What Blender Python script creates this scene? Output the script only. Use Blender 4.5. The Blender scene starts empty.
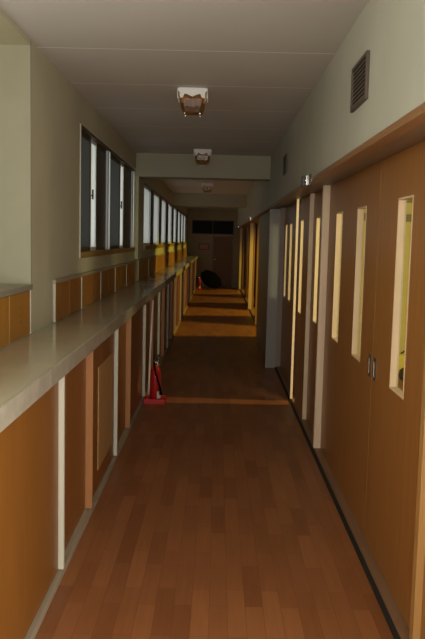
import bpy, bmesh, math, random
from mathutils import Matrix, Vector
random.seed(7)
S = bpy.context.scene
COL = S.collection
PI = math.pi

# ------------------------------------------------------------------ view
S.view_settings.view_transform = 'Standard'
S.view_settings.look = 'None'
S.view_settings.gamma = 1
S.view_settings.use_curve_mapping = False
S.view_settings.exposure = 0.0
S.cycles.use_denoising = True
S.cycles.max_bounces = 8
S.cycles.diffuse_bounces = 5
S.cycles.sample_clamp_indirect = 4.0

# ------------------------------------------------------------------ materials
def nodes(name):
    m = bpy.data.materials.new(name)
    m.use_nodes = True
    nt = m.node_tree
    b = nt.nodes['Principled BSDF']
    return m, nt, b

def plain(name, col, rough=0.5, metal=0.0, noise=0.0, scale=6.0, stretch=(1, 1, 1), bump=0.0, spec=0.5):
    """base colour with a soft procedural variation"""
    m, nt, b = nodes(name)
    b.inputs['Roughness'].default_value = rough
    b.inputs['Metallic'].default_value = metal
    b.inputs['Specular IOR Level'].default_value = spec
    tc = nt.nodes.new('ShaderNodeTexCoord')
    mp = nt.nodes.new('ShaderNodeMapping')
    mp.inputs['Scale'].default_value = stretch
    nt.links.new(tc.outputs['Object'], mp.inputs['Vector'])
    nz = nt.nodes.new('ShaderNodeTexNoise')
    nz.inputs['Scale'].default_value = scale
    nz.inputs['Detail'].default_value = 5
    nt.links.new(mp.outputs['Vector'], nz.inputs['Vector'])
    rp = nt.nodes.new('ShaderNodeValToRGB')
    lo = [max(0, c * (1 - noise)) for c in col]
    hi = [min(1, c * (1 + noise)) for c in col]
    rp.color_ramp.elements[0].position = 0.3
    rp.color_ramp.elements[1].position = 0.7
    rp.color_ramp.elements[0].color = (*lo, 1)
    rp.color_ramp.elements[1].color = (*hi, 1)
    nt.links.new(nz.outputs['Fac'], rp.inputs['Fac'])
    nt.links.new(rp.outputs['Color'], b.inputs['Base Color'])
    if bump:
        bp = nt.nodes.new('ShaderNodeBump')
        bp.inputs['Strength'].default_value = bump
        bp.inputs['Distance'].default_value = 0.003
        nt.links.new(nz.outputs['Fac'], bp.inputs['Height'])
        nt.links.new(bp.outputs['Normal'], b.inputs['Normal'])
    return m

def floor_mat():
    m, nt, b = nodes('plank_floor')
    tc = nt.nodes.new('ShaderNodeTexCoord')
    sp = nt.nodes.new('ShaderNodeSeparateXYZ')
    cb = nt.nodes.new('ShaderNodeCombineXYZ')
    nt.links.new(tc.outputs['Object'], sp.inputs[0])
    nt.links.new(sp.outputs['Y'], cb.inputs['X'])
    nt.links.new(sp.outputs['X'], cb.inputs['Y'])
    br = nt.nodes.new('ShaderNodeTexBrick')
    br.offset = 0.37
    br.inputs['Scale'].default_value = 1.0
    br.inputs['Brick Width'].default_value = 0.40
    br.inputs['Row Height'].default_value = 0.076
    br.inputs['Mortar Size'].default_value = 0.0012
    br.inputs['Mortar Smooth'].default_value = 0.2
    br.inputs['Color1'].default_value = (0.27, 0.100, 0.034, 1)
    br.inputs['Color2'].default_value = (0.39, 0.158, 0.056, 1)
    br.inputs['Mortar'].default_value = (0.225, 0.08, 0.028, 1)
    nt.links.new(cb.outputs[0], br.inputs['Vector'])
    mp = nt.nodes.new('ShaderNodeMapping')
    mp.inputs['Scale'].default_value = (28, 2.0, 1)
    nt.links.new(tc.outputs['Object'], mp.inputs['Vector'])
    nz = nt.nodes.new('ShaderNodeTexNoise')
    nz.inputs['Scale'].default_value = 1.6
    nz.inputs['Detail'].default_value = 6
    nt.links.new(mp.outputs[0], nz.inputs['Vector'])
    mx = nt.nodes.new('ShaderNodeMixRGB')
    mx.blend_type = 'MULTIPLY'
    mx.inputs['Fac'].default_value = 0.55
    rp = nt.nodes.new('ShaderNodeValToRGB')
    rp.color_ramp.elements[0].color = (0.62, 0.56, 0.5, 1)
    rp.color_ramp.elements[1].color = (1.15, 1.12, 1.1, 1)
    nt.links.new(nz.outputs['Fac'], rp.inputs['Fac'])
    nt.links.new(br.outputs['Color'], mx.inputs['Color1'])
    nt.links.new(rp.outputs['Color'], mx.inputs['Color2'])
    nt.links.new(mx.outputs[0], b.inputs['Base Color'])
    b.inputs['Roughness'].default_value = 0.42
    b.inputs['Specular IOR Level'].default_value = 0.4
    return m

def ceiling_mat():
    m, nt, b = nodes('ceiling_board')
    tc = nt.nodes.new('ShaderNodeTexCoord')
    sp = nt.nodes.new('ShaderNodeSeparateXYZ')
    nt.links.new(tc.outputs['Object'], sp.inputs[0])
    def math_(op, a, v):
        n = nt.nodes.new('ShaderNodeMath'); n.operation = op
        nt.links.new(a, n.inputs[0]); n.inputs[1].default_value = v
        return n.outputs[0]
    y = math_('SUBTRACT', sp.outputs['Y'], 4.195 - 0.93 * 6)
    y = math_('DIVIDE', y, 0.93)
    y = math_('FRACT', y, 0)
    y = math_('LESS_THAN', y, 0.014)
    nz = nt.nodes.new('ShaderNodeTexNoise')
    nz.inputs['Scale'].default_value = 3.0
    nz.inputs['Detail'].default_value = 4
    nt.links.new(tc.outputs['Object'], nz.inputs['Vector'])
    rp = nt.nodes.new('ShaderNodeValToRGB')
    rp.color_ramp.elements[0].color = (0.60, 0.585, 0.54, 1)
    rp.color_ramp.elements[1].color = (0.66, 0.64, 0.595, 1)
    nt.links.new(nz.outputs['Fac'], rp.inputs['Fac'])
    mx = nt.nodes.new('ShaderNodeMixRGB')
    nt.links.new(y, mx.inputs['Fac'])
    nt.links.new(rp.outputs[0], mx.inputs['Color1'])
    mx.inputs['Color2'].default_value = (0.98, 0.93, 0.86, 1)
    nt.links.new(mx.outputs[0], b.inputs['Base Color'])
    b.inputs['Roughness'].default_value = 0.8
    return m

def frosted_mat(name='frosted_glass', k=0.9):
    """frosted pane: lets the daylight outside through, diffused"""
    m = bpy.data.materials.new(name); m.use_nodes = True
    nt = m.node_tree
    b = nt.nodes['Principled BSDF']; out = nt.nodes['Material Output']
    b.inputs['Base Color'].default_value = (0.3 * k, 0.31 * k, 0.31 * k, 1)
    b.inputs['Roughness'].default_value = 0.35
    tr = nt.nodes.new('ShaderNodeBsdfTranslucent')
    tr.inputs['Color'].default_value = (k, k, 0.92 * k, 1)
    mx = nt.nodes.new('ShaderNodeMixShader'); mx.inputs[0].default_value = 0.8
    nt.links.new(b.outputs[0], mx.inputs[1]); nt.links.new(tr.outputs[0], mx.inputs[2])
    nt.links.new(mx.outputs[0], out.inputs[0])
    return m

def clear_mat(name, tint, gloss=0.12):
    m = bpy.data.materials.new(name); m.use_nodes = True
    nt = m.node_tree; out = nt.nodes['Material Output']
    tr = nt.nodes.new('ShaderNodeBsdfTransparent'); tr.inputs['Color'].default_value = (*tint, 1)
    gl = nt.nodes.new('ShaderNodeBsdfGlossy'); gl.inputs['Roughness'].default_value = 0.3
    mx = nt.nodes.new('ShaderNodeMixShader')
    mx.inputs[0].default_value = gloss
    nt.links.new(tr.outputs[0], mx.inputs[1]); nt.links.new(gl.outputs[0], mx.inputs[2])
    nt.links.new(mx.outputs[0], out.inputs[0])
    return m

M = dict(
    floor=floor_mat(), ceiling=ceiling_mat(),
    wall=plain('beige_wall', (0.56, 0.53, 0.37), 0.85, noise=0.05, scale=2.5, bump=0.12),
    wall_grey=plain('greyish_beige_wall', (0.49, 0.48, 0.395), 0.85, noise=0.06, scale=2.0, bump=0.12),
    wall_warm=plain('beige_wall_dado', (0.42, 0.36, 0.24), 0.8, noise=0.06, scale=2.5),
    alcove=plain('alcove_wall_darkened', (0.345, 0.325, 0.23), 0.85, noise=0.03),  # wall colour taken darker to offset the strong light on this face
    beam=plain('beam_paint', (0.45, 0.425, 0.31), 0.85, noise=0.04, scale=3),
    pilaster=plain('grey_steel_paint', (0.36, 0.345, 0.30), 0.5, noise=0.05, stretch=(1, 1, 0.2)),
    pier=plain('shaded_pillar_grey', (0.30, 0.25, 0.17), 0.6, noise=0.06),  # pillar grey with the weaker light beyond it put into the colour
    door=plain('brown_laminate', (0.38, 0.165, 0.040), 0.38, noise=0.10, scale=5, stretch=(6, 6, 0.6)),
    cab=plain('orange_laminate', (0.27, 0.105, 0.016), 0.42, noise=0.08, scale=5, stretch=(6, 6, 0.6)),
    cab_red=plain('red_brown_laminate', (0.285, 0.108, 0.022), 0.42, noise=0.10, scale=5, stretch=(6, 6, 0.6)),
    stile=plain('orange_wood_edge', (0.42, 0.18, 0.055), 0.5, noise=0.06, stretch=(5, 5, 0.5)),
    panel=plain('pale_veneer', (0.52, 0.30, 0.115), 0.5, noise=0.14, scale=9, stretch=(9, 9, 0.5)),
    cream=plain('cream_post', (0.62, 0.60, 0.47), 0.5, noise=0.03),
    jamb=plain('pale_wood_post', (0.80, 0.62, 0.42), 0.5, noise=0.08, stretch=(6, 6, 0.5)),
    slit=plain('pale_wood_reveal', (0.86, 0.66, 0.40), 0.5, noise=0.06, stretch=(5, 5, 0.6)),
    tan=plain('tan_wood_post', (0.50, 0.27, 0.08), 0.5, noise=0.06, stretch=(6, 6, 0.5)),
    soffit=plain('orange_trim_board', (0.30, 0.15, 0.06), 0.45, noise=0.08, stretch=(4, 0.5, 4)),
    track=plain('grey_brown_track', (0.27, 0.21, 0.14), 0.45, noise=0.08, stretch=(4, 0.5, 4)),
    threshold=plain('brown_threshold', (0.28, 0.155, 0.08), 0.5, noise=0.10, stretch=(8, 0.5, 4)),
    rubber=plain('black_rubber', (0.022, 0.02, 0.017), 0.7, noise=0.1),
    rail=plain('grey_floor_rail', (0.40, 0.34, 0.24), 0.5, noise=0.08, stretch=(6, 0.6, 6)),
    top=plain('grey_worktop', (0.50, 0.45, 0.325), 0.17, noise=0.07, scale=4),
    top_edge=plain('grey_worktop_edge', (0.40, 0.36, 0.27), 0.5, noise=0.15, scale=14),
    white=plain('white_metal', (0.92, 0.92, 0.89), 0.5, noise=0.03),
    alu=plain('pale_aluminium', (0.80, 0.83, 0.86), 0.45, noise=0.03, metal=0.0),
    sash=plain('brown_sash', (0.10, 0.07, 0.04), 0.5, noise=0.1),
    darkened=plain('darkened_glass', (0.035, 0.028, 0.018), 0.4, noise=0.2, scale=1.5),  # panes coloured dark in place of the dim corridor they reflect
    sill=plain('ochre_wood_sill', (0.36, 0.22, 0.06), 0.5, noise=0.12, stretch=(5, 0.6, 5)),
    dark=plain('dark_steel', (0.05, 0.05, 0.05), 0.4, noise=0.1),
    chrome=plain('chrome', (0.78, 0.78, 0.76), 0.18, metal=1.0),
    red=plain('red_enamel', (0.50, 0.012, 0.012), 0.35, noise=0.05),
    red_plastic=plain('red_plastic', (0.55, 0.02, 0.015), 0.5, noise=0.05),
    black=plain('black_fabric', (0.003, 0.003, 0.0035), 0.9, noise=0.2, spec=0.05),
    label=plain('label_paper', (0.75, 0.73, 0.68), 0.6, noise=0.08, scale=40),
    pink=plain('pink_paper', (0.62, 0.30, 0.27), 0.7, noise=0.1, scale=12),
    enddoor=plain('dark_brown_door', (0.24, 0.12, 0.05), 0.5, noise=0.1, stretch=(5, 5, 0.6)),
    endglass=plain('dark_glass', (0.008, 0.011, 0.016), 0.5, noise=0.1, spec=0.15),
    vent=plain('dark_bronze', (0.10, 0.075, 0.055), 0.5, noise=0.1),
    ventbar=plain('bronze_slat', (0.20, 0.16, 0.12), 0.45, noise=0.1),
    amber=clear_mat('amber_glass', (0.80, 0.61, 0.36), 0.05),
    bulb=plain('brown_bulb_holder', (0.40, 0.25, 0.09), 0.4),
    glass=clear_mat('clear_glass', (0.93, 0.94, 0.9), 0.03),
    frosted=frosted_mat(),
    frosted_dim=frosted_mat('frosted_glass_screened', 0.22),
    cup=plain('orange_cupboard_laminate', (0.40, 0.165, 0.028), 0.42, noise=0.12, scale=8, stretch=(3, 3, 1)),
    cup_near=plain('bright_orange_laminate', (0.42, 0.19, 0.028), 0.42, noise=0.08, scale=5, stretch=(6, 6, 0.6)),
    ledge=plain('grey_ledge', (0.30, 0.275, 0.20), 0.5, noise=0.08),
    frosted_far=frosted_mat('frosted_glass_dull', 0.68),
    room2=plain('darkened_room_wall', (0.16, 0.10, 0.045), 0.8, noise=0.05),  # colour kept dark so the lamplit partitions do not show bright
    jamb_pink=plain('pinkish_brown_paint', (0.36, 0.28, 0.23), 0.5, noise=0.05),
    room=plain('yellow_green_wall', (0.62, 0.54, 0.17), 0.8, noise=0.05),
    room_dark=plain('olive_rail', (0.20, 0.17, 0.04), 0.6, noise=0.1),
    yellow=plain('yellow_cloth', (0.75, 0.62, 0.08), 0.7, noise=0.08),
    bag=plain('dark_bag', (0.05, 0.035, 0.02), 0.7, noise=0.1),
)

# ------------------------------------------------------------------ helpers
def tag(o, label=None, cat=None, group=None, kind=None):
    if label: o['label'] = label
    if cat: o['category'] = cat
    if group: o['group'] = group
    if kind: o['kind'] = kind
    return o

def empty(name, loc, label, cat, group=None, kind=None):
    o = bpy.data.objects.new(name, None)
    o.empty_display_size = 0.1
    COL.objects.link(o)
    o.location = loc
    return tag(o, label, cat, group, kind)

class MB:
    def __init__(s):
        s.bm = bmesh.new()
    def box(s, x0, x1, y0, y1, z0, z1, bev=0.0, mat=0):
        t = bmesh.new()
        r = bmesh.ops.create_cube(t, size=1.0)
        bmesh.ops.scale(t, vec=(x1 - x0, y1 - y0, z1 - z0), verts=t.verts)
        bmesh.ops.translate(t, vec=((x0 + x1) / 2, (y0 + y1) / 2, (z0 + z1) / 2), verts=t.verts)
        if bev:
            bmesh.ops.bevel(t, geom=list(t.edges), offset=bev, segments=2, profile=0.5, affect='EDGES')
        for f in t.faces: f.material_index = mat
        s._merge(t); return s
    def _merge(s, t, smooth=False):
        mp = {}
        for v in t.verts: mp[v] = s.bm.verts.new(v.co)
        for f in t.faces:
            try:
                g = s.bm.faces.new([mp[v] for v in f.verts])
                g.smooth = smooth or f.smooth; g.material_index = f.material_index
            except ValueError: pass
        t.free()
    def lathe(s, prof, n=24, mtx=None, cap=True):
        t = bmesh.new(); rings = []
        for r, z in prof:
            if r < 1e-6: rings.append([t.verts.new((0, 0, z))])
            else: rings.append([t.verts.new((r * math.cos(2 * PI * i / n), r * math.sin(2 * PI * i / n), z)) for i in range(n)])
        for a, b in zip(rings[:-1], rings[1:]):
            for i in range(n):
                j = (i + 1) % n
                if len(a) == 1 and len(b) == 1: continue
                if len(a) == 1: f = t.faces.new((a[0], b[i], b[j]))
                elif len(b) == 1: f = t.faces.new((a[i], b[0], a[j]))
                else: f = t.faces.new((a[i], b[i], b[j], a[j]))
                f.smooth = True
        if cap:
            for R in (rings[0], rings[-1]):
                if len(R) > 2: t.faces.new(R)
        bmesh.ops.recalc_face_normals(t, faces=t.faces)
        if mtx: t.transform(mtx)
        s._merge(t); return s
    def cyl(s, p0, p1, r, n=14, r2=None):
        p0, p1 = Vector(p0), Vector(p1); d = p1 - p0
        mtx = Matrix.Translation(p0) @ d.to_track_quat('Z', 'Y').to_matrix().to_4x4()
        return s.lathe([(r, 0), (r if r2 is None else r2, d.length)], n, mtx)
    def tube(s, pts, r, n=10):
        pts = [Vector(p) for p in pts]; t = bmesh.new(); rings = []
        for i, p in enumerate(pts):
            d = (pts[min(i + 1, len(pts) - 1)] - pts[max(i - 1, 0)]).normalized()
            q = d.to_track_quat('Z', 'Y')
            rings.append([t.verts.new(p + q @ Vector((r * math.cos(2 * PI * k / n), r * math.sin(2 * PI * k / n), 0))) for k in range(n)])
        for a, b in zip(rings[:-1], rings[1:]):
            for k in range(n):
                f = t.faces.new((a[k], a[(k + 1) % n], b[(k + 1) % n], b[k])); f.smooth = True
        t.faces.new(rings[0][::-1]); t.faces.new(rings[-1])
        bmesh.ops.recalc_face_normals(t, faces=t.faces)
        s._merge(t); return s
    def prism(s, poly, axis, a0, a1):
        """extrude a 2-D polygon along axis ('x','y','z')"""
        t = bmesh.new()
        def P(u, v, w):
            return {'x': (w, u, v), 'y': (u, w, v), 'z': (u, v, w)}[axis]
        A = [t.verts.new(P(u, v, a0)) for u, v in poly]; B = [t.verts.new(P(u, v, a1)) for u, v in poly]
        t.faces.new(A); t.faces.new(B)
        n = len(poly)
        for i in range(n): t.faces.new((A[i], A[(i + 1) % n], B[(i + 1) % n], B[i]))
        bmesh.ops.recalc_face_normals(t, faces=t.faces)
        s._merge(t); return s
    def transform(s, m):
        s.bm.transform(m); return s
    def build(s, name, mats, parent=None, world=True):
        me = bpy.data.meshes.new(name)
        s.bm.to_mesh(me); s.bm.free()
        for m in (mats if isinstance(mats, (list, tuple)) else [mats]): me.materials.append(m)
        o = bpy.data.objects.new(name, me); COL.objects.link(o)
        if parent is not None:
            o.parent = parent
            if world:      # mesh was given in world coordinates
                off = Vector(parent.location)
                p = parent.parent
                while p: off += Vector(p.location); p = p.parent
                me.transform(Matrix.Translation(-off))
        return o

def struct(name, mb, mat, label, cat, parent=None):
    o = mb.build(name, mat, parent)
    return tag(o, label, cat, kind='structure')

def recenter(o):
    """put a top-level mesh's origin at its base centre"""
    xs = [v.co for v in o.data.vertices]
    c = Vector(((min(v.x for v in xs) + max(v.x for v in xs)) / 2, (min(v.y for v in xs) + max(v.y for v in xs)) / 2, min(v.z for v in xs)))
    o.data.transform(Matrix.Translation(-c)); o.location = c
    return o

def copy_tree(o, parent=None):
    c = o.copy(); COL.objects.link(c)
    if parent: c.parent = parent
    for ch in list(o.children): copy_tree(ch, c)
    return c

# ------------------------------------------------------------------ dimensions
H = 2.57            # ceiling
XL, XR, XD = -1.01, 0.61, 0.80
YB, YE = -1.8, 24.8
SOF = 1.955         # underside of the right-hand lintel

# ------------------------------------------------------------------ room shell
struct('floor', MB().box(-1.75, 6.3, YB - 0.2, YE + 0.2, -0.1, 0), M['floor'],
       'reddish brown wood plank floor running down the corridor', 'floor')
struct('ceiling', MB().box(-1.75, 6.3, YB - 0.2, YE + 0.2, H, H + 0.1), M['ceiling'],
       'grey ceiling boards with thin pale cross seams', 'ceiling')

# left wall: solid below the windows, piers between, alcove near the camera
w = MB()
NW0, NW1 = 5.50, 9.12          # near window opening
FW0, FW1 = 10.05, 23.9         # far window ribbon
XO = -1.19                     # outer face
w.box(XO, XL, 4.08, YE, 0, 1.395)
w.box(XO, XL, 4.08, NW0, 1.395, H)
w.box(XO, XL, NW0, NW1, 2.36, H)
w.box(XO, XL, NW1, FW0, 1.395, H)
w.box(XO, XL, FW0, FW1, 2.30, H)
w.box(XO, XL, FW1, YE, 1.395, H)
struct('wall_left', w, M['wall'], 'beige wall with the window row on the left of the corridor', 'wall')
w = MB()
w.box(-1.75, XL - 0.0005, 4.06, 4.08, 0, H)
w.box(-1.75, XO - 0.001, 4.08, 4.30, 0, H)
struct('wall_left_2', w, M['alcove'], 'wall end closing the window alcove on the left, coloured darker to offset the light', 'wall')
w = MB()
w.box(-1.75, XL - 0.002, YB, 4.06, 0, 1.02)
w.box(-1.75, -1.62, YB, 4.06, 1.02, 1.30)
w.box(-1.75, -1.62, 3.3, 4.06, 1.30, H)
w.box(-1.75, -1.62, YB, -0.6, 1.30, H)
w.box(-1.75, -1.62, -0.6, 3.3, 2.35, H)
w.box(-1.62, XL, YB, 4.06, 2.545, H)
struct('wall_alcove', w, M['wall'], 'beige back wall and soffit of the near window alcove', 'wall')

# right wall above the doors
struct('wall_right', MB().box(XR, 0.90, YB, YE, SOF + 0.02, H), M['wall_grey'],
       'beige wall above the brown doors on the right', 'wall')
struct('trim_1', MB().box(XR - 0.004, 0.665, YB, YE, 1.946, SOF + 0.02), M['soffit'],
       'orange brown trim board under the right wall', 'trim')
struct('trim_2', MB().box(0.665, 0.90, YB, YE, 1.962, SOF + 0.02), M['track'],
       'grey brown door track over the right hand doors', 'trim')
struct('trim_3', MB().box(0.755, 0.90, YB, YE, 0, 0.022, 0.004), M['threshold'],
       'brown threshold strip under the right hand doors', 'trim')
struct('trim_4', MB().box(0.733, 0.755, YB, YE, 0, 0.012, 0.002), M['rubber'],
       'black rubber strip along the right edge of the floor', 'trim')
# back wall with a daylit opening behind the camera
w = MB()
w.box(-1.75, -0.55, YB - 0.2, YB, 0, H); w.box(0.55, 0.9, YB - 0.2, YB, 0, H)
w.box(-0.55, 0.55, YB - 0.2, YB, 2.3, H); w.box(-0.55, 0.55, YB - 0.2, YB, 0, 0.5)
struct('wall_back', w, M['wall'], 'beige wall with the daylit window behind the viewer', 'wall')

# beams and pilasters
struct('trim_5', MB().box(XL - 0.0, XR, 9.18, 9.50, 2.295, H), M['beam'],
       'near beige ceiling beam crossing the corridor', 'beam')
struct('trim_6', MB().box(XL, XR, 16.9, 17.2, 2.30, H), M['beam'],
       'far beige ceiling beam in the dim part of the corridor', 'beam')
p = MB().box(0.618, 0.745, 9.14, 9.22, 0, 1.945, 0.003)
struct('trim_7', p, M['pilaster'], 'grey steel pillar at the end of the near doors', 'pillar')
struct('trim_77', MB().box(0.7455, 0.90, 9.15, 9.24, 0, 1.9615), M['jamb_pink'], 'pinkish brown jamb right of the grey steel pillar', 'pillar')
struct('trim_8', MB().box(0.66, 0.90, 9.241, 12.2, 0, 1.945), M['pier'],
       'wall block beyond the grey steel pillar, shade put into its colour', 'wall')
struct('trim_9', MB().box(XL, XL + 0.035, 9.16, 9.26, 1.30, 2.295), M['wall'],
       'slim wall ridge between near and far windows', 'trim')

# end wall
w = MB()
w.box(-1.2, -0.19, YE, YE + 0.15, 0, 1.74); w.box(0.51, 0.9, YE, YE + 0.15, 0, 1.74)
w.box(-0.19, 0.51, YE, YE + 0.15, 1.70, 1.74)
w.box(-1.2, -0.87, YE, YE + 0.15, 1.74, 2.2); w.box(0.51, 0.9, YE, YE + 0.15, 1.74, 2.2)
w.box(-1.2, 0.9, YE, YE + 0.15, 2.2, H)
w.box(-1.25, 0.95, YE + 0.16, YE + 0.2, 0, H)  # unseen backing added to stop sky light leaking round the door
struct('wall_end', w, M['wall_warm'], 'dim wall closing the far end of the corridor', 'wall')
d = empty('door_30', (0.16, YE + 0.03, 0), 'dark brown door with a bright knob at the corridor end', 'door', kind='structure')
MB().box(-0.14, 0.47, YE + 0.03, YE + 0.07, 0.005, 1.66, 0.004).build('door_leaf', M['enddoor'], d)
f = MB(); f.box(-0.188, -0.14, YE - 0.012, YE + 0.09, 0, 1.70); f.box(0.47, 0.508, YE - 0.012, YE + 0.09, 0, 1.70)
f.box(-0.14, 0.47, YE - 0.012, YE + 0.09, 1.66, 1.70)
f.build('door_frame', M['track'], d)
k = MB().lathe([(0.0, 0), (0.03, 0.0), (0.03, 0.006), (0.012, 0.01), (0.012, 0.03), (0.03, 0.045), (0.033, 0.06), (0.0, 0.072)], 16,
               Matrix.Translation((-0.08, YE + 0.03, 0.92)) @ Matrix.Rotation(PI / 2, 4, 'X'))
k.build('door_knob', M['chrome'], d)
wn = empty('window_30', (-0.18, YE + 0.05, 1.74), 'wide dark transom window over the end door', 'window', kind='structure')
MB().box(-0.84, 0.48, YE + 0.05, YE + 0.06, 1.77, 2.17).build('pane', M['endglass'], wn)
f = MB(); f.box(-0.87, 0.51, YE + 0.02, YE + 0.09, 1.74, 1.77); f.box(-0.87, 0.51, YE + 0.02, YE + 0.09, 2.17, 2.2)
f.box(-0.87, -0.84, YE + 0.02, YE + 0.09, 1.77, 2.17); f.box(0.48, 0.51, YE + 0.02, YE + 0.09, 1.77, 2.17)
f.box(-0.2, -0.17, YE + 0.03, YE + 0.08, 1.77, 2.17)
f.build('window_frame', M['sash'], wn)
nb = empty('notice_sheet', (-0.46, YE, 1.22), 'small pink notice on the end wall left of the door', 'notice')
MB().box(-0.64, -0.28, YE - 0.012, YE, 1.23, 1.43).build('backing', M['sash'], nb)
MB().box(-0.61, -0.31, YE - 0.015, YE - 0.012, 1.25, 1.41).build('paper', M['pink'], nb)

# ------------------------------------------------------------------ right-hand doors
DZ0, DZ1 = 0.024, 1.960
door_no = [0]
def door(y0, y1, slits, label, x=XD, mat='door', pull=None):
    door_no[0] += 1
    r = empty('door_%d' % door_no[0], (x + 0.015, (y0 + y1) / 2, DZ0), label, 'door', kind='structure')
    th = 0.032
    b = MB(); ys = [y0] + [v for s in slits for v in s] + [y1]
    for i in range(0, len(ys), 2): b.box(x, x + th, ys[i], ys[i + 1], DZ0, DZ1)
    for a, c in slits:
        b.box(x, x + th, a, c, DZ0, 0.90); b.box(x, x + th, a, c, 1.753, DZ1)
    b.build('door_leaf', M[mat], r)
    for a, c in slits:
        e = 0.006
        fr = MB()
        fr.box(x - 0.002, x + th + 0.002, c - e, c + 0.002, 0.898, 1.755)
        fr.box(x - 0.002, x + th + 0.002, a - 0.002, a + e, 0.898, 1.755)
        fr.box(x - 0.002, x + th + 0.002, a + e, c - e, 0.898, 0.906)
        fr.box(x - 0.002, x + th + 0.002, a + e, c - e, 1.747, 1.755)
        fo = fr.build('slit_frame', M['slit'], r)
        MB().box(x + 0.026, x + 0.030, a + e, c - e, 0.906, 1.747).build('slit_pane', M['glass'], fo)
    for py in (pull or []):
        h = MB().box(x - 0.004, x - 0.0005, py - 0.022, py + 0.022, 0.87, 0.985, 0.0012)
        ho = h.build('flush_pull', M['dark'], r)
        h2 = MB().box(x - 0.010, x - 0.004, py - 0.012, py + 0.012, 0.885, 0.965, 0.002)
        h2.build('pull_grip', M['chrome'], ho)
    return r

def post(y, x0, x1, mat, label, z0=0.022, w=0.05, cat='post', n=[20]):
    n[0] += 1
    return struct('trim_%d' % n[0], MB().box(x0, x1, y, y + w, z0, DZ1 + 0.002, 0.002), M[mat], label, cat)

door(1.85, 2.70, [(2.15, 2.38)], 'brown door leaf nearest the viewer, cut off by the frame edge')
post(2.70, 0.772, 0.832, 'tan', 'tan wood post at the lower right corner', w=0.05)
door(2.75, 3.775, [(3.13, 3.38)], 'nearest brown door with a see-through slit and a flush pull', pull=[3.715])
door(3.785, 4.62, [(4.11, 4.36)], 'brown door with a flush pull, second from the viewer', pull=[3.835])
door(4.622, 5.478, [(4.885, 5.13)], 'brown door just before the pale wood post')
post(5.48, 0.750, 0.832, 'jamb', 'broad pale wood post between the two door sets')
door(5.53, 6.43, [(5.97, 6.18)], 'recessed brown door right behind the broad pale post', x=0.802)
door(6.39, 7.06, [(6.80, 7.02)], 'brown sliding door with pale front edge standing forward', x=0.767)
struct('trim_40', MB().box(0.765, 0.801, 6.378, 6.39, DZ0, DZ1, 0.002), M['jamb'], 'pale front edge of the forward sliding door', 'trim')
post(7.24, 0.742, 0.765, 'jamb', 'thin pale post beside the light gap between doors', w=0.03)
door(7.26, 8.56, [(8.19, 8.42)], 'brown door beyond the light gap', x=0.802)
door(8.562, 9.14, [(8.77, 8.97)], 'brown door tucked against the grey steel pillar', x=0.802)
# far part: leaves slid open, light falls through the openings
post(13.7, 0.71, 0.745, 'tan', 'orange lit slim post at the first far opening')
door(13.75, 15.5, [], 'far brown door between the first two lit openings')
post(16.85, 0.71, 0.787, 'slit', 'broad yellow lit post at the second far opening')
door(16.9, 18.75, [], 'far brown door between second and third lit openings')
door(20.3, 21.7, [], 'far brown door between third and fourth lit openings')
post(23.8, 0.69, 0.755, 'slit', 'yellow lit post next to the end wall')
door(23.85, YE - 0.005, [], 'farthest brown door by the end wall')

# ------------------------------------------------------------------ rooms behind the doors
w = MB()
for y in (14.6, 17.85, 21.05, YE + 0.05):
    w.box(0.90, 6.2, y, y + 0.08, 0, H)  # partitions added between the lamps so each lights only its own opening
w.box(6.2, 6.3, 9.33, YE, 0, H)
struct('wall_far_rooms', w, M['room2'], 'darkened walls of the far rooms, with partitions added to keep light bands apart', 'wall')
w = MB()
w.box(6.2, 6.3, YB, 9.33, 0, H)
for y in (0.2, 9.25):
    w.box(0.90, 6.2, y, y + 0.08, 0, H)
struct('wall_rooms', w, M['room'], 'yellow green walls of the rooms behind the right doors', 'wall')
struct('trim_50', MB().box(0.92, 6.0, 9.215, 9.25, 1.83, 1.92).box(0.92, 6.0, 9.215, 9.25, 2.06, 2.17), M['room_dark'],
       'olive picture rails on the room wall seen through the slit', 'trim')

def bag(loc, s, label, mat):
    r = empty('bag', loc, label, 'bag')
    b = MB(); t = bmesh.new()
    bmesh.ops.create_uvsphere(t, u_segments=20, v_segments=12, radius=1)
    for v in t.verts:
        v.co = Vector((math.copysign(abs(v.co.x) ** 0.6, v.co.x) * s * 0.9, math.copysign(abs(v.co.y) ** 0.6, v.co.y) * s * 0.5,
                       (math.copysign(abs(v.co.z) ** 0.7, v.co.z) + 1) * s * 0.62))
    for f in t.faces: f.smooth = True
    b._merge(t); b.build('body', M[mat], r, world=False)
    pts = [(-0.35 * s + 0.7 * s * i / 10, 0, 1.2 * s + 0.22 * s * math.sin(PI * i / 10)) for i in range(11)]
    MB().tube(pts, 0.05 * s, 8).build('handle', M['bag'], r, world=False)
    return r
bag((2.22, 8.45, 0), 0.13, 'dark bag on the floor of the room seen through the nearest slit', 'bag')
bag((2.30, 8.95, 0), 0.20, 'yellow bag behind the dark one, seen through the nearest slit', 'yellow')

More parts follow.
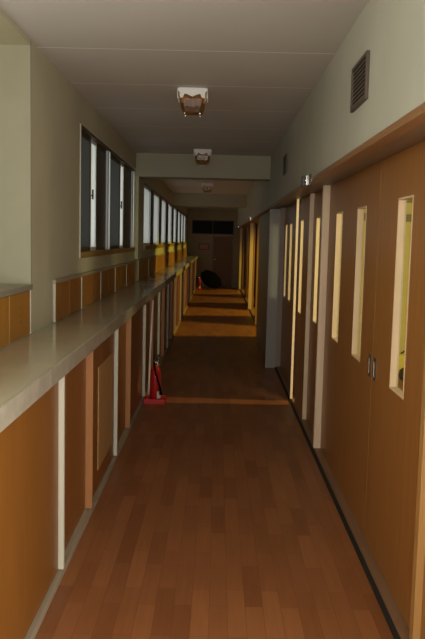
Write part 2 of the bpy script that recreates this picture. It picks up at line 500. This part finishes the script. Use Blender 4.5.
# ------------------------------------------------------------------ left: low cabinets
XK = -0.672
struct('trim_60', MB().box(-0.74, XK, YB, YE, 0, 0.035, 0.003).box(-0.712, -0.700, YB, YE, 0.035, 0.042), M['rail'],
       'grey floor rail under the left cabinets', 'trim')
cz0, cz1 = 0.043, 0.942
ORD = ['first', 'second', 'third', 'fourth', 'fifth', 'sixth', 'seventh', 'eighth', 'ninth', 'tenth', 'eleventh', 'twelfth']
bays = [(1.43, 2.15, 3.27), (3.27, 4.05, 5.08), (5.08, 5.86, 7.07), (7.07, 7.95, 8.82), (8.82, 9.6, 10.45)]
y = 10.45
while y < YE - 0.6:
    y2 = min(y + 1.795, YE - 0.003)
    bays.append((y, y + 0.85, y2)); y = y2
bay_labels = [
    'nearest low orange cabinet under the grey worktop, cut by the left frame edge',
    'low cabinet with a pale veneer panel in its door, under the worktop',
    'low red brown cabinet just before the red fire extinguisher',
    'low cabinet right behind the red fire extinguisher',
    'low cabinet with the grey post, where the dim part begins',
]
for i, (a, m, b) in enumerate(bays):
    if i < len(bay_labels): lab = bay_labels[i]
    else: lab = 'low cabinet in the far lit part, %s beyond the grey post' % ORD[i - len(bay_labels)]
    r = empty('cabinet', (-0.85, a, 0), lab, 'cabinet', 'low cabinets along the left wall')
    e = 0.0015
    MB().box(-0.998, -0.722, a + e, b - e, cz0, cz1).build('carcass', M['cab_red'], r)
    MB().box(-0.722, -0.667, a + e, a + 0.026, 0.0425, cz1, 0.002).build('post', M['cream'], r)
    near = 'cab' if i == 0 else 'cab_red'
    MB().box(-0.722, -0.706, a + 0.026, m, cz0 + 0.001, cz1 - 0.001).build('door', M['cab' if i == 0 else 'cab_red'], r)
    MB().box(-0.722, -0.667, m, m + 0.022, 0.0425, cz1, 0.002).build('stile', M['stile'], r)
    dd = MB().box(-0.722, -0.691, m + 0.022, b - e, cz0 + 0.001, cz1 - 0.001).build('door', M[near], r)
    if i == 1:
        MB().box(-0.692, -0.687, 4.38, 4.96, 0.16, 0.785, 0.001).build('door_panel', M['panel'], dd)
    if i == 4:
        MB().box(-0.69, -0.662, 10.36, 10.43, 0.043, cz1, 0.002).build('corner_post', M['pilaster'], r)

wt = empty('worktop', (-0.83, 1.0, 0.945), 'long grey worktop running over the low cabinets on the left', 'worktop')
MB().box(-1.0085, -0.664, YB + 0.005, YE - 0.005, 0.945, 1.018, 0.003).build('slab', M['top'], wt)
MB().box(-0.664, -0.655, YB + 0.005, YE - 0.005, 0.944, 1.0205, 0.003).build('edge_strip', M['top_edge'], wt)

# ------------------------------------------------------------------ left: small wall cupboards on the worktop
def holes(parent, x, y, z, n=3, dz=0.035):
    for k in range(n):
        h = MB().cyl((x - 0.002, y, z + (k - (n - 1) / 2) * dz), (x + 0.001, y, z + (k - (n - 1) / 2) * dz), 0.006, 10)
        h.build('finger_hole', M['dark'], parent)

CZ0, CZ1 = 1.0215, 1.26
def cupboard(y0, y1, label, group, ndoor=2, x0=-1.0085, x1=-0.997, far_strip=False, mat='cup', dots=True):
    r = empty('cupboard', ((x0 + x1) / 2, y0, CZ0), label, 'cupboard', group)
    e = 0.001
    MB().box(x0, x1 - 0.006, y0 + e, y1 - e, CZ0, CZ1).build('body', M['cream'], r)
    wd = (y1 - y0 - 0.014) / ndoor
    MB().box(x0, x1 + 0.004, y0 + e, y0 + 0.014, CZ0, CZ1, 0.001).build('side_strip', M['cream'], r)
    if far_strip:
        MB().box(x1 - 0.006, x1 + 0.004, y1 - 0.03, y1 - e, CZ0, CZ1, 0.001).build('side_strip', M['cream'], r)
        y1 -= 0.03
    for k in range(ndoor):
        a = y0 + 0.014 + k * wd; b = a + wd - 0.008
        dr = MB().box(x1 - 0.006, x1, a + 0.002, b, CZ0 + 0.003, CZ1 - 0.003, 0.001).build('door', M[mat], r)
        if dots: holes(dr, x1, (a + b) / 2 if ndoor > 1 else a + 0.6 * wd, (CZ0 + CZ1) / 2)
    return r

# near group stands under the alcove ledge
near_lab = ['orange cupboard under the alcove ledge at the left frame edge']
cupboard(3.18, 4.055, near_lab[0], None, 2, -1.26, -1.006, True, mat='cup_near')
struct('trim_70', MB().box(-1.62, -0.998, 0.2, 4.057, CZ1 + 0.001, 1.290, 0.002), M['ledge'],
       'grey ledge over the near orange cupboards', 'ledge')
n = 5; y0 = 4.60; wdt = (9.13 - y0) / n
lab5 = ['red brown wall cupboard at the near end of the row, white side strip', 'second red brown wall cupboard of the row, below the near window',
        'middle red brown wall cupboard below the near window', 'fourth red brown wall cupboard below the near window',
        'last red brown wall cupboard before the wall ridge']
for i in range(n):
    cupboard(y0 + i * wdt, y0 + (i + 1) * wdt, lab5[i], 'wall cupboards below the near windows')
n2 = 10; y0 = 9.45; wdt = (23.6 - y0) / n2
for i in range(n2):
    cupboard(y0 + i * wdt, y0 + (i + 1) * wdt, 'dim wall cupboard below the far windows, %s beyond the ceiling beam' % ORD[i],
             'wall cupboards below the far windows', 3, dots=False)
struct('trim_71', MB().box(XL, -0.990, 4.60, 9.15, CZ1 + 0.001, 1.286, 0.002), M['rail'], 'thin grey ledge over the near wall cupboards', 'ledge')
struct('trim_72', MB().box(XL, -0.990, 9.43, 23.6, CZ1 + 0.001, 1.286, 0.002), M['rail'], 'thin grey ledge over the far wall cupboards', 'ledge')

# ------------------------------------------------------------------ left windows
win_no = [0]
def window_near(y0, y1, ym, label):
    """sliding pair: screened frosted sash near, a strip of bright frosted glass, a smoked sash beyond, a frosted strip added to brighten the jamb"""
    win_no[0] += 1
    z0, z1 = 1.44, 2.34
    r = empty('window_%d' % win_no[0], (-1.09, y0, 1.40), label, 'window', kind='structure')
    f = MB()
    f.box(-1.15, -1.012, y0, y1, z1, 2.36); f.box(-1.15, -1.07, y0, y0 + 0.03, z0, z1)
    f.build('head_frame', M['sash'], r)
    MB().box(-1.15, -1.000, y0, y1, 1.397, z0, 0.003).build('window_sill', M['sill'], r)
    X0, X1 = -1.066, -1.042
    def frame(a, b, name, mat):
        q = MB(); e = 0.03
        q.box(X0, X1, a, a + e, z0, z1); q.box(X0, X1, b - e, b, z0, z1)
        q.box(X0, X1, a + e, b - e, z0, z0 + e); q.box(X0, X1, a + e, b - e, z1 - e, z1)
        o = q.build(name, M[mat], r)
        return o
    s = frame(y0 + 0.03, ym, 'screened_sash', 'sash')
    MB().box(-1.056, -1.050, y0 + 0.06, ym - 0.03, z0 + 0.03, z1 - 0.03).build('pane', M['frosted_dim'], s)
    yb = ym + 0.29
    s = frame(ym, yb, 'clear_sash', 'alu')
    MB().box(-1.056, -1.050, ym + 0.03, yb - 0.03, z0 + 0.03, z1 - 0.03).build('pane', M['frosted'], s)
    l = MB().box(X1, X1 + 0.012, ym + 0.06, ym + 0.085, 1.86, 1.94, 0.003)
    l.cyl((X1 + 0.008, ym + 0.06, 1.90), (X1 + 0.008, ym + 0.02, 1.885), 0.007, 10)
    l.build('latch', M['dark'], s)
    ye = y1 - 0.12
    s = frame(yb, ye, 'darkened_sash', 'sash')
    MB().box(-1.056, -1.050, yb + 0.03, ye - 0.03, z0 + 0.03, z1 - 0.03).build('pane', M['darkened'], s)
    MB().box(-1.028, -1.020, ye, y1 - 0.004, z0, z1).build('bright_jamb_strip', M['frosted'], r)  # frosted strip added so the mullion and jamb edges look bright
    MB().box(-1.066, -1.029, ye, ye + 0.02, z0, z1).box(-1.15, -1.029, y1 - 0.024, y1 - 0.004, z0, z1).build('side_jamb', M['alu'], r)
    return r
window_near(5.505, 7.10, 6.14, 'near sliding window with a pale stile and dark latch, closest on the left')
window_near(7.105, 9.10, 7.97, 'second sliding window on the left, just before the ceiling beam')
struct('trim_75', MB().box(XL, XL + 0.008, 5.485, 5.50, 1.395, 2.37).box(XL, XL + 0.008, 5.485, 9.12, 2.36, 2.372), M['cream'],
       'thin pale casing line around the near windows', 'trim')

def window_far(y0, p1, y1, label):
    win_no[0] += 1
    z0, z1 = 1.455, 2.28
    r = empty('window_%d' % win_no[0], (-1.07, y0, 1.40), label, 'window', kind='structure')
    MB().box(-1.15, -1.012, y0, y1, z1, 2.30).build('head_frame', M['sash'], r)
    MB().box(-1.15, -0.995, y0, y1, 1.397, z0, 0.003).build('window_sill', M['sill'], r)
    f = MB(); f.box(-1.08, -1.03, y0, y0 + 0.03, z0, z1); f.box(-1.08, -1.03, p1, p1 + 0.04, z0, z1)
    f.box(-1.08, -1.03, y0 + 0.03, p1, z0, z0 + 0.03); f.box(-1.08, -1.03, y0 + 0.03, p1, z1 - 0.03, z1)
    s = f.build('sash', M['alu'], r)
    MB().box(-1.058, -1.050, y0 + 0.03, p1, z0 + 0.03, z1 - 0.03).build('pane', M['frosted_far'], s)
    g = MB(); g.box(-1.075, -1.03, p1 + 0.04, y1, z0, z0 + 0.03); g.box(-1.075, -1.03, p1 + 0.04, y1, z1 - 0.03, z1)
    g.box(-1.075, -1.03, y1 - 0.035, y1, z0 + 0.03, z1 - 0.03)
    s = g.build('dark_sash', M['sash'], r)
    MB().box(-1.056, -1.048, p1 + 0.04, y1 - 0.035, z0 + 0.03, z1 - 0.03).build('dark_pane', M['darkened'], s)
    return r
fw = [10.05, 11.95, 13.62, 15.45, 17.3, 19.2, 20.9, 22.4, 23.9]
for i in range(8):
    a, b = fw[i], fw[i + 1]
    window_far(a + (0.25 if i == 0 else 0.02), a + (1.35 if i == 0 else 1.08), b,
               'far window with a bright frosted pane, %s beyond the ceiling beam' % ORD[i])
struct('trim_76', MB().box(-1.15, -1.02, 10.05, 10.30, 1.395, 2.30), M['wall'], 'wall return at the near end of the far windows', 'trim')
# alcove window (near, left of frame)
r = empty('window_20', (-1.68, 1.35, 1.30), 'wide daylit window in the near alcove on the left', 'window', kind='structure')
f = MB()
for (a, b) in ((-0.6, -0.55), (1.32, 1.38), (3.25, 3.3)): f.box(-1.72, -1.66, a, b, 1.30, 2.35)
f.box(-1.72, -1.66, -0.6, 3.3, 1.30, 1.34); f.box(-1.72, -1.66, -0.6, 3.3, 2.31, 2.35)
f.build('window_frame', M['alu'], r)
MB().box(-1.695, -1.689, -0.55, 3.25, 1.34, 2.31).build('pane', M['frosted'], r)

# ------------------------------------------------------------------ vents, brackets
def vent(y0, y1, z0, z1, label):
    r = empty('wall_vent', (XR, (y0 + y1) / 2, z0), label, 'vent', 'louvred vents high on the right wall')
    MB().box(XR - 0.006, XR - 0.001, y0 + 0.015, y1 - 0.015, z0 + 0.015, z1 - 0.015).build('backing', M['rubber'], r)
    f = MB()
    f.box(XR - 0.016, XR - 0.001, y0, y1, z0, z0 + 0.015); f.box(XR - 0.016, XR - 0.001, y0, y1, z1 - 0.015, z1)
    f.box(XR - 0.016, XR - 0.001, y0, y0 + 0.015, z0 + 0.015, z1 - 0.015); f.box(XR - 0.016, XR - 0.001, y1 - 0.015, y1, z0 + 0.015, z1 - 0.015)
    f.build('frame', M['vent'], r)
    k = 9; hh = (z1 - z0 - 0.03) / k
    for i in range(k):
        zc = z0 + 0.015 + hh * (i + 0.5)
        MB().prism([(XR - 0.014, zc - hh * 0.42), (XR - 0.012, zc - hh * 0.45), (XR - 0.006, zc + hh * 0.2), (XR - 0.008, zc + hh * 0.23)], 'y', y0 + 0.015, y1 - 0.015).build('slat', M['ventbar'], r)
    return r
vent(3.20, 3.55, 2.150, 2.345, 'dark louvred vent high on the right wall, nearest the viewer')
vent(6.89, 7.21, 2.178, 2.345, 'smaller looking dark vent further along the right wall')

def bracket(y, label):
    r = empty('sign_bracket', (XR, y, 1.93), label, 'bracket', 'chrome brackets over the door posts')
    MB().box(XR - 0.007, XR - 0.001, y - 0.04, y + 0.10, 1.925, 2.005, 0.002).build('wall_plate', M['dark'], r)
    MB().box(XR - 0.030, XR - 0.008, y, y + 0.05, 1.93, 2.0, 0.004).build('clamp', M['chrome'], r)
    MB().box(XR - 0.052, XR - 0.036, y + 0.02, y + 0.09, 1.925, 1.995, 0.003).build('front_jaw', M['dark'], r)
    MB().cyl((XR - 0.052, y + 0.035, 1.965), (XR - 0.008, y + 0.035, 1.965), 0.009, 12).build('pin', M['chrome'], r)
    return r
bracket(5.10, 'small chrome bracket over the doors by the broad pale post')
bracket(14.1, 'small bright bracket above the broad yellow lit post')
bracket(22.4, 'small bright bracket nearest the far end wall')

# ------------------------------------------------------------------ ceiling lights
def ceiling_light(loc, label):
    r = empty('ceiling_light', loc, label, 'ceiling light', 'ceiling lights with white scalloped tops')
    MB().box(-0.092, 0.092, -0.092, 0.092, -0.016, 0, 0.003).build('mount_plate', M['white'], r, world=False)
    sk = MB()
    prof = [(-0.102, -0.006), (-0.102, -0.018), (-0.088, -0.032), (-0.082, -0.072), (-0.064, -0.068), (-0.052, -0.042), (-0.026, -0.05),
            (0, -0.062), (0.026, -0.05), (0.052, -0.042), (0.064, -0.068), (0.082, -0.072), (0.088, -0.032), (0.102, -0.018), (0.102, -0.006)]
    for q in range(4):
        t = MB().prism(prof, 'y', -0.102, -0.097); t.transform(Matrix.Rotation(q * PI / 2, 4, 'Z')); sk._merge(t.bm)
    sk.build('scalloped_holder', M['white'], r, world=False)
    g = MB(); t = bmesh.new()
    lv = [(0.080, -0.016), (0.084, -0.07), (0.080, -0.12), (0.066, -0.158)]
    rings = []
    for hw, z in lv:
        c = hw * 0.72
        rings.append([t.verts.new((x, y_, z)) for x, y_ in ((hw, -c), (hw, c), (c, hw), (-c, hw), (-hw, c), (-hw, -c), (-c, -hw), (c, -hw))])
    for A, B in zip(rings[:-1], rings[1:]):
        for k in range(8): t.faces.new((A[k], A[(k + 1) % 8], B[(k + 1) % 8], B[k]))
    t.faces.new(rings[-1])
    bmesh.ops.recalc_face_normals(t, faces=t.faces); g._merge(t)
    g.build('amber_shade', M['amber'], r, world=False)
    for sx in (-1, 1):
        for sy in (-1, 1):
            MB().lathe([(0, -0.176), (0.006, -0.174), (0.009, -0.164), (0.006, -0.152), (0.003, -0.14), (0, -0.14)], 12,
                       Matrix.Translation((sx * 0.052, sy * 0.052, 0))).build('finial', M['chrome'], r, world=False)
    MB().lathe([(0.0, -0.12), (0.016, -0.112), (0.024, -0.09), (0.018, -0.06), (0.014, -0.05), (0.014, -0.017), (0.0, -0.017)], 16).build('bulb', M['bulb'], r, world=False)
    return r
L0 = ceiling_light((-0.197, 5.28, H), 'unlit ceiling light with amber shade, nearest the viewer')
for loc, lab in (((-0.20, 8.72, H), 'unlit ceiling light just before the near ceiling beam'),
                 ((-0.22, 13.8, H), 'unlit ceiling light beyond the near ceiling beam')):
    c = copy_tree(L0); c.location = loc; c['label'] = lab

# ------------------------------------------------------------------ fire extinguishers in red stands
def stand(loc, label):
    r = empty('extinguisher_stand', loc, label, 'stand', 'red extinguisher stands')
    t = MB(); t.box(-0.1, 0.1, -0.10, 0.10, 0, 0.012, 0.003)
    t.box(-0.1, 0.1, -0.10, -0.092, 0.012, 0.05, 0.002); t.box(-0.1, 0.1, 0.092, 0.10, 0.012, 0.05, 0.002)
    t.box(-0.1, -0.092, -0.092, 0.092, 0.012, 0.05, 0.002); t.box(0.092, 0.1, -0.092, 0.092, 0.012, 0.05, 0.002)
    t.build('tray', M['red_plastic'], r, world=False)
    b = MB().prism([(-0.055, 0.012), (0.055, 0.012), (0.045, 0.26), (0.025, 0.30), (-0.025, 0.30), (-0.045, 0.26)], 'y', 0.074, 0.084)
    b.build('back_plate', M['red_plastic'], r, world=False)
    return r
def extinguisher(loc, label):
    r = empty('fire_extinguisher', loc, label, 'fire extinguisher', 'red fire extinguishers')
    MB().lathe([(0.0, 0), (0.046, 0.0), (0.05, 0.008), (0.05, 0.27), (0.046, 0.30), (0.034, 0.325), (0.018, 0.34), (0.018, 0.352), (0, 0.352)], 28).build('cylinder', M['red'], r, world=False)
    t = bmesh.new(); R = 0.0508; N = 10
    lo = [t.verts.new((R * math.cos(-PI / 2 - 0.9 + 1.8 * k / N), R * math.sin(-PI / 2 - 0.9 + 1.8 * k / N), 0.03)) for k in range(N + 1)]
    hi = [t.verts.new((v.co.x, v.co.y, 0.10)) for v in lo]
    for k in range(N): f = t.faces.new((lo[k], lo[k + 1], hi[k + 1], hi[k])); f.smooth = True
    l = MB(); l._merge(t); l.build('label', M['label'], r, world=False)
    v = MB().cyl((0, 0, 0.352), (0, 0, 0.385), 0.015, 14); v.cyl((0, 0, 0.37), (-0.035, 0, 0.37), 0.009, 12); v.cyl((0, 0, 0.37), (0.0, -0.03, 0.37), 0.012, 12)
    v.build('valve', M['chrome'], r, world=False)
    h = MB().prism([(-0.012, 0.385), (0.012, 0.385), (0.085, 0.425), (0.083, 0.437), (-0.012, 0.40)], 'y', -0.009, 0.009)
    h.build('squeeze_lever', M['dark'], r, world=False)
    h = MB().prism([(0.010, 0.372), (0.075, 0.385), (0.074, 0.395), (0.010, 0.383)], 'y', -0.009, 0.009)
    h.build('carry_handle', M['dark'], r, world=False)
    pts = [(-0.035, 0, 0.37), (-0.055, -0.006, 0.362), (-0.066, -0.014, 0.33), (-0.064, -0.03, 0.26), (-0.050, -0.05, 0.19), (-0.035, -0.062, 0.13)]
    MB().tube(pts, 0.0085, 10).build('hose', M['black'], r, world=False)
    MB().cyl((-0.037, -0.061, 0.14), (-0.028, -0.066, 0.07), 0.011, 12, 0.014).build('nozzle', M['black'], r, world=False)
    return r
stand((-0.565, 7.03, 0), 'red tray stand on the floor against the left cabinets')
e0 = extinguisher((-0.565, 7.035, 0.0125), 'red fire extinguisher with black hose against the left cabinets')
e0.rotation_euler = (0, 0, math.radians(75))
stand((-0.555, 23.35, 0), 'red tray stand at the far end, left of the black umbrella')
extinguisher((-0.555, 23.355, 0.0125), 'distant red fire extinguisher left of the black umbrella')

# slim white pole leaning on the worktop edge by the extinguisher
po = empty('pole', (-0.645, 7.20, 0.0), 'thin white pole leaning on the worktop behind the fire extinguisher', 'pole')
pts = [(-0.645, 7.20, 0.006), (-0.645, 7.29, 0.3), (-0.644, 7.40, 0.6), (-0.644, 7.55, 0.93)]
MB().tube(pts, 0.009, 10).build('shaft', M['white'], po)
MB().cyl((-0.645, 7.199, 0.0), (-0.645, 7.205, 0.02), 0.012, 12).build('foot_cap', M['dark'], po)

# ------------------------------------------------------------------ black open umbrella lying at the far end
um = empty('umbrella', (-0.19, 23.75, 0), 'black open umbrella lying on the floor by the end door', 'umbrella')
nrm = Vector((0.46, -0.60, 0.655)).normalized()
Rm = Matrix.Translation((0, 0, 0.315)) @ nrm.to_track_quat('Z', 'Y').to_matrix().to_4x4()
t = bmesh.new(); NR, NA = 8, 48; Rr = 0.38
grid = []
for i in range(NR + 1):
    ring = []
    for k in range(NA):
        a = 2 * PI * k / NA
        sc = 1 - 0.04 * (i / NR) * abs(math.sin(4 * a))
        th = (i / NR) * 1.05
        rr = Rr * math.sin(th) / math.sin(1.05) * sc
        zz = 0.30 * (math.cos(th) - math.cos(1.05)) - 0.03 * (i / NR) * abs(math.sin(4 * a)) * 0.4
        ring.append(t.verts.new((rr * math.cos(a), rr * math.sin(a), zz)) if i else None)
    grid.append(ring)
apex = t.verts.new((0, 0, 0.30 * (1 - math.cos(1.05))))
for k in range(NA):
    t.faces.new((apex, grid[1][k], grid[1][(k + 1) % NA]))
    for i in range(1, NR): t.faces.new((grid[i][k], grid[i + 1][k], grid[i + 1][(k + 1) % NA], grid[i][(k + 1) % NA]))
for f in t.faces: f.smooth = True
bmesh.ops.recalc_face_normals(t, faces=t.faces)
t.transform(Rm)
c = MB(); c._merge(t); co = c.build('canopy', M['black'], um, world=False)
so = co.modifiers.new('thick', 'SOLIDIFY'); so.thickness = 0.004
MB().cyl((0, 0, 0.16), (0, 0, 0.19), 0.006, 10, 0.003).transform(Rm).build('ferrule', M['dark'], um, world=False)
MB().cyl((0, 0, 0.14), (0, 0, -0.20), 0.005, 10).transform(Rm).build('shaft', M['dark'], um, world=False)
for k in range(8):
    a = 2 * PI * k / 8
    pts = [(Rr * 0.985 * math.sin(th) / math.sin(1.05) * math.cos(a), Rr * 0.985 * math.sin(th) / math.sin(1.05) * math.sin(a), 0.30 * (math.cos(th) - math.cos(1.05)) - 0.008)
           for th in [1.05 * j / 6 for j in range(7)]]
    MB().tube(pts, 0.0025, 6).transform(Rm).build('rib', M['dark'], um, world=False)

# ------------------------------------------------------------------ light
W = bpy.data.worlds.new('overcast_sky'); S.world = W; W.use_nodes = True
bg = W.node_tree.nodes['Background']
bg.inputs['Color'].default_value = (0.90, 0.95, 1.0, 1)
bg.inputs['Strength'].default_value = 1.35

def area(name, loc, direction, sx, sy, power, col):
    l = bpy.data.lights.new(name, 'AREA'); l.shape = 'RECTANGLE'; l.size = sx; l.size_y = sy
    l.energy = power; l.color = col
    o = bpy.data.objects.new(name, l); COL.objects.link(o)
    o.location = loc
    o.rotation_euler = Vector(direction).to_track_quat('-Z', 'Y').to_euler()
    return o
area('window_daylight', (0, YB + 0.02, 1.4), (0, 1, 0), 1.05, 1.75, 58, (1.0, 0.97, 0.90))
area('alcove_daylight', (-1.60, 1.5, 1.85), (1, 0.25, 0), 2.4, 0.9, 25, (1.0, 0.98, 0.90))
area('side_fill', (0.86, 0.95, 1.1), (-1, 0.25, 0), 1.6, 1.6, 50, (1.0, 0.97, 0.90))  # unseen light added on the right to brighten the side walls
WARM = (1.0, 0.76, 0.10)
def spot(loc, target, power, col, deg, blend, rad):
    l = bpy.data.lights.new('room_lamp', 'SPOT'); l.energy = power; l.color = col
    l.spot_size = math.radians(deg); l.spot_blend = blend; l.shadow_soft_size = rad
    o = bpy.data.objects.new('room_lamp', l); COL.objects.link(o); o.location = loc
    o.rotation_euler = (Vector(target) - Vector(loc)).to_track_quat('-Z', 'Y').to_euler()
for y, pw in ((12.95, 400), (16.15, 460), (19.5, 270), (22.7, 310)):
    spot((3.6, y - 0.35, 2.3), (0.3, y + 0.1, 0.55), pw, WARM, 42, 0.25, 0.22)
spot((3.4, 7.15, 2.3), (0.0, 7.15, 0.06), 210, (1.0, 0.70, 0.22), 20, 0.4, 0.05)
area('room_lamp', (3.0, 4.2, 1.6), (0, 1, 0), 1.6, 1.4, 105, (1.0, 0.90, 0.50))

# ------------------------------------------------------------------ camera
F, pitch, yaw, roll = 750.0, -0.105368, 0.004959, -0.023824
Rr_ = Matrix.Rotation(yaw, 3, 'Z') @ Matrix.Rotation(pitch, 3, 'X') @ Matrix(((math.cos(roll), 0, math.sin(roll)), (0, 1, 0), (-math.sin(roll), 0, math.cos(roll))))
right, fwd, up = Rr_.col[0], Rr_.col[1], Rr_.col[2]
cam = bpy.data.cameras.new('camera'); co = bpy.data.objects.new('camera', cam); COL.objects.link(co)
cam.sensor_fit = 'HORIZONTAL'; cam.sensor_width = 36.0; cam.lens = F / 425 * 36.0
cam.clip_start = 0.05; cam.clip_end = 100
mw = Matrix((( right[0], up[0], -fwd[0], 0), (right[1], up[1], -fwd[1], 0), (right[2], up[2], -fwd[2], 1.55), (0, 0, 0, 1)))
co.matrix_world = mw
S.camera = co
